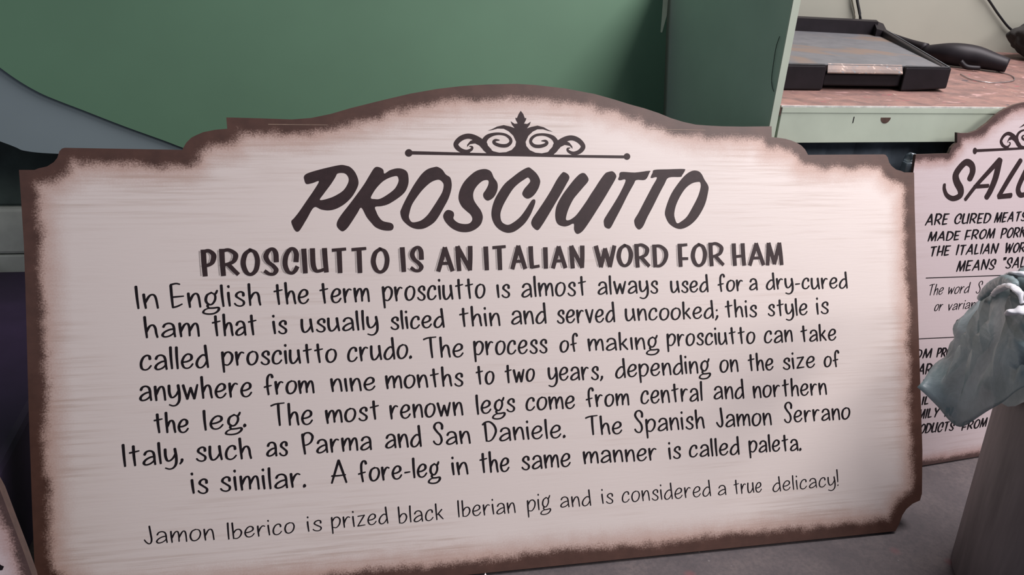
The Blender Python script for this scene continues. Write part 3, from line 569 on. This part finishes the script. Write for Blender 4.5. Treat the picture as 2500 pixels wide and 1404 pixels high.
# --- the big PROSCIUTTO board
sign = thing('menu_sign', 'large shaped cream board lettered PROSCIUTTO with dark brown brushed edges, leaning on the bench', 'sign',
             (0, 0, 0), (math.radians(66), 0, 0), 'hand-lettered cream deli signs')
board_part(mm4(OUT), 0.022, M_sign, sign)
def ornament(polys, strokes, parent):
    P = Paint()
    for q in polys: P.poly(mm4(q))
    for s in strokes:
        c = catmull([(a * 1e-4, b * 1e-4, w * 1e-4) for a, b, w in s], 6)
        P.stroke([(a, b) for a, b, w in c], [max(w, 0.0004) for a, b, w in c])
    return P.build('scroll_ornament', M_ink, parent)
ornament(ORNP, ORNS, sign)
P = Paint()
for q in TITLE:
    P.poly(catmull(mm4(q[0]), 4, True), [catmull(mm4(h), 4, True) for h in q[1:]])
P.build('title_lettering', M_ink, sign)
P = Paint()
W0, W1 = 0.0071, 0.0046
for ps, (ch, x0, y0, w, h) in [(0, q) for q in SUB] + [(1, q) for q in SUB]:
    if ps and not P.split: P.split = len(P.f); P.z0 = 0.0004
    x0, y0, w, h = x0 * 1e-4, y0 * 1e-4, w * 1e-4, h * 1e-4
    i = W0 * 0.47 if ch not in 'T' else 0.003
    j = W1 * 0.42
    gw = CAP[ch][0]
    def fn(u, v): return (x0 + i + u / gw * (w - 2 * i), y0 + j + v * (h - 2 * j))
    if ps:
        put_glyph(P, CAP[ch][1], fn, pen(W0, W1), 0.97, 8, ch != 'O')
        continue
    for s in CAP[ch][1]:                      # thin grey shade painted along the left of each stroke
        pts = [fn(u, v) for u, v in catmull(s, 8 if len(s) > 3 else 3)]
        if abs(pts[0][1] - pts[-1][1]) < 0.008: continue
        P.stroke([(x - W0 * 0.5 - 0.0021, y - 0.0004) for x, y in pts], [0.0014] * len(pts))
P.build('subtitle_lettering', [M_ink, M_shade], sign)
for a, b, c, d in SCR:
    P = Paint()
    P.stroke([(a * 1e-4, b * 1e-4), (c * 1e-4, d * 1e-4)], [0.0007, 0.0005])
    P.build('scribe_line', M_scribe, sign, 'pale scratched line in the brown border')
P = Paint()
write(P, BODY, LOW, 0.0038, 0.0024)
P.build('paragraph_lettering', M_ink2, sign)
P = Paint()
write(P, FOOT, LOW, 0.0024, 0.0016)
P.build('footnote_lettering', M_ink2, sign)

# --- the SALUMI board behind it
sign2 = thing('menu_sign', 'narrower cream board lettered SALU at the right, half hidden by the plastic-lined bin', 'sign',
              SORG[:3], (math.radians(90 - SORG[4]), 0, math.radians(SORG[3])), 'hand-lettered cream deli signs')
board_part(mm4(SOUT), 0.006, M_sign2, sign2, 0.008, mm4(SMASK))
ornament(SORNP, SORNS, sign2)
P = Paint()
for s in STIT:
    c = catmull([(a * 1e-4, b * 1e-4, w * 1e-4) for a, b, w in s], 6)
    P.stroke([(a, b) for a, b, w in c], [w for a, b, w in c])
P.build('title_lettering', M_ink, sign2)
P = Paint()
write(P, SCAP[:11], CAP, 0.0043, 0.0028, 0.24, 0.16, 0.02, 0.7)
P.build('subtitle_lettering', M_ink2, sign2)
P = Paint()
write(P, SCAP[11:], CAP, 0.0043, 0.0028, 0.24, 0.16, 0.02, 0.7)
P.build('producer_lettering', M_ink2, sign2)
P = Paint()
write(P, SLOW, LOW, 0.0023, 0.0015, 0.27, 0.2)
P.build('paragraph_lettering', M_ink2, sign2)
P = Paint()
for a, b, c, d in SRUL: P.stroke([(a * 1e-4, b * 1e-4), (c * 1e-4, d * 1e-4)], [0.0017, 0.0017])
P.build('ruled_line', M_ink2, sign2)

# --- the board cut off at the lower left
sign3 = thing('menu_sign', 'cream board corner with a slanted brown edge at the lower left of the photo', 'sign',
              (-0.95, -0.17, 0), (math.radians(66), 0, 0), 'hand-lettered cream deli signs')
sh = mm4(SMALL)
board_part([(-0.42, 0.0), (-0.42, 0.406), (0.12, 0.43)] + sh + [(0.283, 0.13), (0.286, 0.0)], 0.018, M_sign2, sign3, 0.009)
P = Paint(); P.poly(mm4(SMALLM)); P.build('lettering', M_ink2, sign3)

# ------------------------------------------------------------------ bench
UB = math.radians(3.32)
bench = thing('workbench', 'pale green painted workbench behind the signs with stained top, drawer front and tall side panel', 'workbench',
              (0.4625, 0.3035, FZ), (0, 0, UB))
z = lambda w: w - FZ
def part(name, mat, parent, *boxes, bev=0.0):
    bm = bmesh.new()
    for b in boxes: bm_box(bm, *b, bev=bev)
    return link_bm(name, bm, mat, parent)
BD = 0.74
part('side_panel', [M_panel], bench, (-0.0155, -0.003, 0.002, BD, 0.0, z(0.90)))
part('front_edge_strip', M_pale, bench, (-0.0160, -0.0025, -0.001, 0.0019, 0.0, z(0.90)), bev=0.0)
part('tabletop', M_top, bench, (0.0, 1.55, 0.0004, BD, z(0.661), z(0.678)))
part('top_edge', M_white, bench, (0.0, 1.55, -0.0016, 0.0003, z(0.6755), z(0.6785)))
dr = part('drawer_front', M_pale, bench, (0.0022, 1.545, -0.0012, 0.017, z(0.613), z(0.6752)), bev=0.0008)
part('rail', M_pale, bench, (0.0022, 1.545, -0.0022, -0.0013, z(0.6665), z(0.6752)))
# broken half-round finger hole with a chip of raw wood, and a thin slot
bm = bmesh.new()
hx, hz = 0.2165, z(0.6583)
arc = [(hx + 0.0105 * math.cos(math.pi + math.pi * k / 12), hz + 0.0105 * math.sin(math.pi + math.pi * k / 12)) for k in range(13)]
a_ = [bm.verts.new((x, -0.0016, zz)) for x, zz in arc]; b_ = [bm.verts.new((x, 0.004, zz)) for x, zz in arc]
bm.faces.new(a_); bm.faces.new(b_)
for i in range(13):
    j = (i + 1) % 13
    bm.faces.new((a_[i], a_[j], b_[j], b_[i]))
link_bm('finger_hole', bm, M_hole, dr)
part('keyhole_slot', M_black, dr, (0.1490, 0.1505, -0.0017, 0.004, z(0.6485), z(0.6598)))
part('leg', M_panel, bench, (1.50, 1.55, 0.02, 0.07, 0.0, z(0.6595)))
part('leg', M_panel, bench, (1.50, 1.55, BD - 0.07, BD - 0.02, 0.0, z(0.6595)))
part('leg', M_panel, bench, (0.0, 0.05, BD - 0.07, BD - 0.02, 0.0, z(0.6595)))

# dark folded cloth hanging under the bench front
bm = bmesh.new()
N = 120; prev = None
c_, s_ = math.cos(UB), math.sin(UB)
for i in range(N + 1):
    u = 0.02 + 1.44 * i / N
    col = []
    for k in range(7):
        zz = 0.655 - (0.655 - 0.12) * k / 6
        v = 0.052 + 0.007 * math.sin(u * 92 + 0.6 * math.sin(u * 31)) * (0.5 + 0.5 * k / 6) + 0.003 * math.sin(u * 210 + k)
        col.append(bm.verts.new((0.4625 + u * c_ - v * s_, 0.3035 + u * s_ + v * c_, zz)))
    if prev:
        for k in range(6): bm.faces.new((prev[k], col[k], col[k + 1], prev[k + 1]))
    prev = col
cl = link_bm('hanging_cloth', bm, M_dark, None, True)
md = cl.modifiers.new('thickness', 'SOLIDIFY'); md.thickness = 0.002
tag(cl, 'dark cloth hanging in folds in the gap under the drawer front', 'cloth')

# ------------------------------------------------------------------ paint tray on the bench
TZ = 0.6785
tray = thing('paint_tray', 'black paint tray with a brown-stained grey inside standing on the bench', 'tray', (0.51, 0.436, TZ))
T0 = Vector((0.51, 0.436, TZ))
def tl(x, y): return (x - T0.x, y - T0.y)
FL, FR, BR, BL = (0.500, 0.435), (0.908, 0.462), (1.095, 0.975), (0.800, 1.000)
def lerp2(a, b, t): return (a[0] + (b[0] - a[0]) * t, a[1] + (b[1] - a[1]) * t)
def quad(t0, t1, s0, s1):    # t along the front (left to right), s from front to back
    p = lambda t, s: lerp2(lerp2(FL, FR, t), lerp2(BL, BR, t), s)
    return [tl(*p(t0, s0)), tl(*p(t1, s0)), tl(*p(t1, s1)), tl(*p(t0, s1))]
bm = bmesh.new()
bm_prism(bm, quad(0.0, 0.985, 0.035, 0.985), 0.012, [0.046, 0.046, 0.044, 0.044])
link_bm('tray_floor', bm, M_trayin, tray)
bm = bmesh.new()
bm_prism(bm, quad(0.0, 0.30, 0.0, 0.034), 0.0, 0.0475)                                   # left block of the front
bm_prism(bm, quad(0.30, 0.735, 0.018, 0.034), 0.007, 0.0325)                             # recessed middle
# right block with a rounded lower corner
q = quad(0.735, 1.0, 0.0, 0.034)
bm_prism(bm, q, [0.0, 0.006, 0.006, 0.0], 0.0475)
bm_prism(bm, quad(0.955, 1.0, 0.034, 0.93), [0.004, 0.004, 0.004, 0.004], [0.0475, 0.0475, 0.060, 0.060])    # right wall
tbo = link_bm('tray_body', bm, M_black, tray)
md = tbo.modifiers.new('soft', 'BEVEL'); md.width = 0.004; md.segments = 3; md.limit_method = 'ANGLE'
bm = bmesh.new()
bm_prism(bm, quad(0.0, 0.93, 0.955, 1.0), 0.004, [0.074, 0.076, 0.078, 0.076])           # back wall
bm_prism(bm, quad(0.90, 1.0, 0.90, 1.0), 0.004, [0.062, 0.056, 0.070, 0.078])            # back corner
link_bm('back_wall', bm, M_black, tray)
bm = bmesh.new()
bm_prism(bm, quad(0.31, 0.725, 0.0, 0.0345), [0.0325, 0.0325, 0.044, 0.044], [0.0345, 0.0345, 0.0478, 0.0478])
link_bm('crusted_lip', bm, M_traylip, tray)
bm = bmesh.new()
bm_prism(bm, quad(0.0, 0.99, 0.0, 0.004), 0.0478, 0.0486)
bm_prism(bm, quad(0.983, 0.99, 0.0, 0.9), [0.0478, 0.0478, 0.0605, 0.0605], [0.0486, 0.0486, 0.0612, 0.0612])
link_bm('rim', bm, plain('worn_grey_rim', (0.10, 0.11, 0.125), 0.5, 0.6, 60), tray)

# ------------------------------------------------------------------ black hand tool, wire loop, cables, dark bundle
tool = thing('hand_tool', 'black tool with thick rounded handle and trigger lying beside the paint tray', 'tool', TOOL[3][:3])
t0 = Vector(TOOL[3][:3])
tube('grip', [(p[0] - t0.x, p[1] - t0.y, max(p[2], 0.680 + p[3] * 1.15) - t0.z) for p in TOOL[2:]], [p[3] * 1.12 for p in TOOL[2:]], M_black, tool, 14)
tube('shank', [(p[0] - t0.x, p[1] - t0.y, p[2] + 0.008 - t0.z) for p in TOOL[:3]], [p[3] * 0.9 for p in TOOL[:3]], M_black, tool, 10)
tube('trigger', [(p[0] - t0.x, p[1] - t0.y, max(p[2], 0.6868) - t0.z) for p in TRIG], [0.006, 0.006, 0.005, 0.004], M_black, tool, 8)
lp = [(1.103, .668), (1.082, .600), (1.111, .572), (1.187, .604), (1.238, .665), (1.247, .726)]
wl = tube('wire_loop', [(x, y, 0.6800) for x, y in lp], 0.0011, M_wire, None, 6, 8)
tag(wl, 'bright thin wire curving over the bench under the black tool', 'wire')
cb = tube('power_cable', [(1.005, 1.052, 0.96), (1.030, 1.048, 0.86), (1.050, 1.043, 0.800), (1.066, 1.035, 0.755), (1.080, 1.030, 0.70), (1.083, 1.03, 0.683)], 0.0036, M_cable)
tag(cb, 'thick black cable hanging down the wall behind the paint tray', 'cable')
cf = tube('power_cable', [(1.016, 1.056, 0.86), (1.035, 1.056, 0.814), (1.050, 1.056, 0.785), (1.065, 1.056, 0.753), (1.068, 1.056, 0.70)], 0.0022, plain('grey_cable', (0.26, 0.25, 0.20), 0.6))
tag(cf, 'thin grey cable on the wall left of the thick black cable', 'cable')
cc = tube('power_cable', [(1.37, 1.05, 0.90), (1.415, 1.05, 0.838), (1.45, 1.05, 0.811), (1.494, 1.05, 0.775), (1.543, 1.05, 0.741), (1.59, 1.05, 0.728), (1.66, 1.05, 0.705)], 0.0032, M_cable)
tag(cc, 'thin black cable running down the wall at the upper right corner', 'cable')
def lump(name, center, rad, mat, seed, amp=0.25, sub=4, parent=None, freq=3.0):
    from mathutils import noise as mn
    bm = bmesh.new()
    bmesh.ops.create_icosphere(bm, subdivisions=sub, radius=1.0)
    off = Vector((seed * 3.1, seed * 1.7, seed * 2.3))
    for v in bm.verts:
        d = v.co.normalized()
        r = 1 + amp * (mn.noise(d * freq + off) + 0.5 * abs(mn.noise(d * freq * 2.3 + off)))
        v.co = Vector((d.x * r * rad[0], d.y * r * rad[1], d.z * r * rad[2]))
    zmin = -rad[2] * 0.8
    for v in bm.verts: v.co.z = max(v.co.z, zmin)
    o = link_bm(name, bm, mat, parent, True)
    o.location = (center[0], center[1], center[2])
    return o
lb = lump('cloth_bundle', (1.60, 0.93, 0.6825 + 0.066 * 0.8), (0.135, 0.08, 0.066), plain('dark_rag', (0.022, 0.020, 0.018), 0.95, 0.5, 20), 5, 0.22, 5, None, 1.6)
tag(lb, 'dark crumpled rag on the bench at the right edge', 'rag')
th = tube('thread', [(0.4438, .319, 0.790), (0.4436, .3235, 0.772), (0.4436, .3225, 0.748), (0.4440, .320, 0.721), (0.4442, .3135, 0.708), (0.4446, .306, 0.701)], 0.0006, M_cable, None, 5, 6)
tag(th, 'fine black thread stuck to the bench side panel', 'thread')

# ------------------------------------------------------------------ green panel leaning on the wall
SL = math.atan(0.24)
gp = thing('green_panel', 'big green painted panel with a swooping lower edge leaning against the back wall', 'panel', (0, 0.555, FZ), (math.radians(90) - SL, 0, 0))
gc = catmull(mm4(GRN), 4)
ol = [(-1.25, 2.05), (-1.2, 1.3), (-1.06, 0.92)] + gc + [(-0.47, 0.42), (-0.455, 0.0), (0.4235, 0.0), (0.3985, 2.05)]
bm = bmesh.new()
tri = geometry.tessellate_polygon([[Vector((x, y, 0)) for x, y in ol]])
fv = [bm.verts.new((x, y, 0)) for x, y in ol]; bv = [bm.verts.new((x, y, -0.006)) for x, y in ol]
for t in tri:
    bm.faces.new([fv[i] for i in t]); bm.faces.new([bv[i] for i in t])
for i in range(len(ol)):
    j = (i + 1) % len(ol); bm.faces.new((fv[i], fv[j], bv[j], bv[i]))
link_bm('panel_board', bm, M_green, gp)
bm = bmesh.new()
tp = [(0.4210, 0.8577), (0.4100, 0.8573), (0.4085, 0.80), (0.4070, 0.766), (0.4105, 0.7655), (0.4190, 0.80)]  # pale strip painting the gleam on the panel's right edge
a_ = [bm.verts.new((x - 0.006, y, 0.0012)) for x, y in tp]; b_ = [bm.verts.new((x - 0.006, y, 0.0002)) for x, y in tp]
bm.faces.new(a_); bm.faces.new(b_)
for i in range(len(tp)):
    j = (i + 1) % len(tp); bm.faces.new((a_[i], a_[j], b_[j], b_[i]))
link_bm('edge_gleam', bm, plain('pale_edge_gleam', (0.62, 0.68, 0.50), 0.5, 0.2, 20), gp)

bp = thing('blue_grey_panel', 'plain blue-grey panel leaning behind the green panel at the left', 'panel', (0, 0.5625, FZ), (math.radians(90) - SL, 0, 0))
gc = catmull(mm4(BLU), 4)
ol = [(-1.45, 1.95), (-1.40, 0.95), (-1.20, 0.62)] + gc + [(-0.44, 0.44), (-0.42, 0.0), (0.30, 0.0), (0.30, 1.95)]
bm = bmesh.new()
tri = geometry.tessellate_polygon([[Vector((x, y, 0)) for x, y in ol]])
fv = [bm.verts.new((x, y, 0)) for x, y in ol]; bv = [bm.verts.new((x, y, -0.006)) for x, y in ol]
for t in tri:
    bm.faces.new([fv[i] for i in t]); bm.faces.new([bv[i] for i in t])
for i in range(len(ol)):
    j = (i + 1) % len(ol); bm.faces.new((fv[i], fv[j], bv[j], bv[i]))
link_bm('panel_board', bm, plain('blue_grey_paint', (0.18, 0.228, 0.242), 0.65, 0.12, 3), bp)

# ------------------------------------------------------------------ stack at the far left
def box_thing(name, label, cat, x0, x1, y0, y1, z0, z1, mat, bev=0.006, group=None):
    bm = bmesh.new(); bm_box(bm, x0, x1, y0, y1, z0, z1, bev)
    o = link_bm(name, bm, mat); tag(o, label, cat, group); return o
box_thing('shade_block', 'low purple-black block added for the shaded floor left of the big sign', 'shade block', -1.50, -0.765, 0.0, 0.825, FZ, 0.185, M_shade_block, 0.012)  # added dark block in place of the shaded floor
box_thing('carton', 'grey-green flat carton on the floor behind the dark shade block', 'box', -1.40, -0.66, 0.842, 1.05, FZ, 0.212, M_box, 0.004, 'grey-green cartons')
box_thing('carton', 'grey-green carton on top of the other carton, under the dark tarp', 'box', -1.42, -0.68, 0.838, 1.05, 0.2145, 0.318, M_box, 0.008, 'grey-green cartons')
bm = bmesh.new()
prof = [(-1.45, 0.319), (-0.60, 0.319), (-0.58, 0.40), (-0.62, 0.432), (-0.80, 0.436), (-0.88, 0.44), (-0.93, 0.455), (-1.0, 0.478), (-1.1, 0.50), (-1.3, 0.51), (-1.45, 0.49)]
a_ = [bm.verts.new((x, 0.845, zz)) for x, zz in prof]; b_ = [bm.verts.new((x, 1.05, zz)) for x, zz in prof]
bm.faces.new(a_); bm.faces.new(b_)
for i in range(len(prof)):
    j = (i + 1) % len(prof); bm.faces.new((a_[i], a_[j], b_[j], b_[i]))
bmesh.ops.bevel(bm, geom=[e for e in bm.edges], offset=0.006, segments=2, affect='EDGES')
tg = link_bm('folded_tarp', bm, M_bundle); tag(tg, 'dark green folded tarp on top of the cartons at the left', 'tarp')

# ------------------------------------------------------------------ bin with plastic liner
BC = (0.835, -0.17)
bn = thing('waste_bin', 'grey-brown waste bin at the right edge, lined with a bag', 'bin', (BC[0], BC[1], FZ))
bm = bmesh.new()
prof = [(0.140, 0.0), (0.1465, 0.006), (0.151, 0.11), (0.156, 0.22), (0.161, 0.34), (0.165, 0.425), (0.160, 0.426), (0.156, 0.34), (0.151, 0.22), (0.142, 0.012), (0.0, 0.012)]
S_ = 48; rings = []
for r, h in prof:
    if r == 0: rings.append([bm.verts.new((0, 0, h))]); continue
    rings.append([bm.verts.new((r * math.cos(2 * math.pi * k / S_), r * math.sin(2 * math.pi * k / S_), h)) for k in range(S_)])
bm.faces.new(rings[0])
for a, b in zip(rings, rings[1:]):
    for k in range(S_):
        k2 = (k + 1) % S_
        if len(b) == 1: bm.faces.new((a[k], a[k2], b[0]))
        else: bm.faces.new((a[k], a[k2], b[k2], b[k]))
link_bm('bin_body', bm, M_bin, bn, True)

# liner: the skirt hanging over the rim is interpolated from its hems, with creases
from mathutils import noise as mn
liner = thing('bin_liner', 'thin blue-grey plastic bag draped over the bin with pointed hanging corners', 'bag', (BC[0], BC[1], 0.45))
L0 = Vector((BC[0], BC[1], 0.45))
rows = [catmull([tuple(p) for p in r], 8) for r in [BACK] + BAG]
ncol = len(rows[0])
cols = [catmull([rows[k][i] for k in range(len(rows))], 9) for i in range(ncol)]
V = []; F = []
nr = len(cols[0])
for i in range(ncol):
    for k in range(nr):
        p = Vector(cols[i][k])
        s = k / (nr - 1); u = i / (ncol - 1)
        cre = mn.noise(Vector((u * 14 + s * 3, s * 2.2 - u * 3, 4.0)))
        fold = math.sin(u * 30 + 2.2 * s + 2.0 * mn.noise(Vector((u * 3, s * 2, 1))))
        am = 0.015 * max(0, math.sin(math.pi * min(1, max(0, s * 1.25 - .2)))) * (1 - 0.4 * u)
        p.y += fold * am + 0.012 * mn.noise(p * 11) - 0.016 * (1 - abs(cre) * 2.2) * max(0, math.sin(math.pi * min(1, s * 1.2 - .15)))
        p.x += 0.004 * mn.noise(p * 23 + Vector((5, 2, 1))) * s
        V.append(p - L0)
for i in range(ncol - 1):
    for k in range(nr - 1):
        a = i * nr + k
        F.append((a, a + nr, a + nr + 1, a + 1))
sk = link_mesh('hanging_skirt', V, F, M_film, liner, True)
md = sk.modifiers.new('thickness', 'SOLIDIFY'); md.thickness = 0.0006
# folds at the rim, highlights painted white, and the liner inside
bm = bmesh.new()
ringv = []
for i in range(72):
    a = 2 * math.pi * i / 72
    drop = 0.07 + 0.022 * math.sin(a * 5 + 1) + 0.012 * math.sin(a * 11)
    w = lambda k: 0.004 * math.sin(a * 17 + k) * k / 4
    col = []
    for r, h in [(0.130, 0.12), (0.138, 0.22), (0.148, 0.32), (0.155, 0.405), (0.1595, 0.4285), (0.1635, 0.4300), (0.1685, 0.4270)]:
        col.append((r - (0.004 * abs(math.sin(a * 9 + h * 20)) if h < 0.4 else 0), h))
    for k in range(1, 5):
        h = 0.427 - drop * k / 4
        col.append((0.1685 + 0.004 + 0.002 * k + w(k), h))
    ringv.append([bm.verts.new((r * math.cos(a), r * math.sin(a), h + FZ - 0.45)) for r, h in col])
for i in range(72):
    p, q = ringv[i], ringv[(i + 1) % 72]
    for k in range(len(p) - 1): bm.faces.new((p[k], q[k], q[k + 1], p[k + 1]))
link_bm('bag_collar', bm, M_film, liner, True)
def rim_roll(name, pts, r, mat, flat=1.0):
    c = catmull([tuple(Vector(p) - L0) for p in pts], 6)
    n = len(c)
    o = tube(name, c, [r * (0.2 + 0.9 * math.sin(math.pi * (0.08 + 0.84 * i / (n - 1))) ** 0.7) for i in range(n)], mat, liner, 12, 2, flat)
    for v in o.data.vertices:
        v.co.z += mn.noise(v.co * 130) * 0.0022
        v.co.x += mn.noise(v.co * 160 + Vector((7, 7, 7))) * 0.0016
    return o
rim_roll('rolled_fold', HEMS[0], 0.0075, M_film)
rim_roll('highlight_fold', HEMS[1], 0.0052, M_film2, 0.5)
rim_roll('highlight_fold', HEMS[2], 0.0100, M_film2, 0.3)
rim_roll('highlight_fold', HEMS[3], 0.0085, M_film2, 0.35)
# ------------------------------------------------------------------ crumpled film between the signs, paper tip
M_wrap = plain('grey_clear_film', (0.13, 0.165, 0.19), 0.16, 0.5, 40, spec=0.8)
cr = tube('plastic_wrap', [(0.700 + 0.0045 * k + 0.004 * math.sin(k * 2.1), 0.292 + 0.003 * math.sin(k * 1.3), FZ + 0.012 + 0.1 * k * 0.66) for k in range(9)] + [(0.739, 0.297, 0.578), (0.737, 0.297, 0.590), (0.732, 0.297, 0.597)],
          [0.010, 0.012, 0.012, 0.013, 0.013, 0.012, 0.013, 0.014, 0.015, 0.017, 0.013, 0.004], M_wrap, None, 14, 6)
for v in cr.data.vertices:
    d = Vector((v.co.x * 90, v.co.y * 90, v.co.z * 45))
    v.co.x += 0.006 * mn.noise(d); v.co.z += 0.004 * mn.noise(d + Vector((9, 1, 4)))
tag(cr, 'crumpled grey plastic wrap poking up in the notch between the two signs', 'plastic')
pv = [(-0.0735, -0.006), (-0.0712, -0.020), (-0.066, -0.07), (-0.075, -0.16), (-0.16, -0.15), (-0.112, -0.065), (-0.082, -0.022)]
bm = bmesh.new()
zf = lambda x, y: FZ + 0.0012 + max(0, (y + 0.08)) * 0.11
a_ = [bm.verts.new((x, y, zf(x, y))) for x, y in pv]; b_ = [bm.verts.new((x, y, zf(x, y) - 0.0008)) for x, y in pv]
bm.faces.new(a_); bm.faces.new(b_)
for i in range(len(pv)):
    j = (i + 1) % len(pv); bm.faces.new((a_[i], a_[j], b_[j], b_[i]))
pp = link_bm('paper_scrap', bm, M_paper); tag(pp, 'pointed white paper scrap on the floor under the big sign', 'paper')
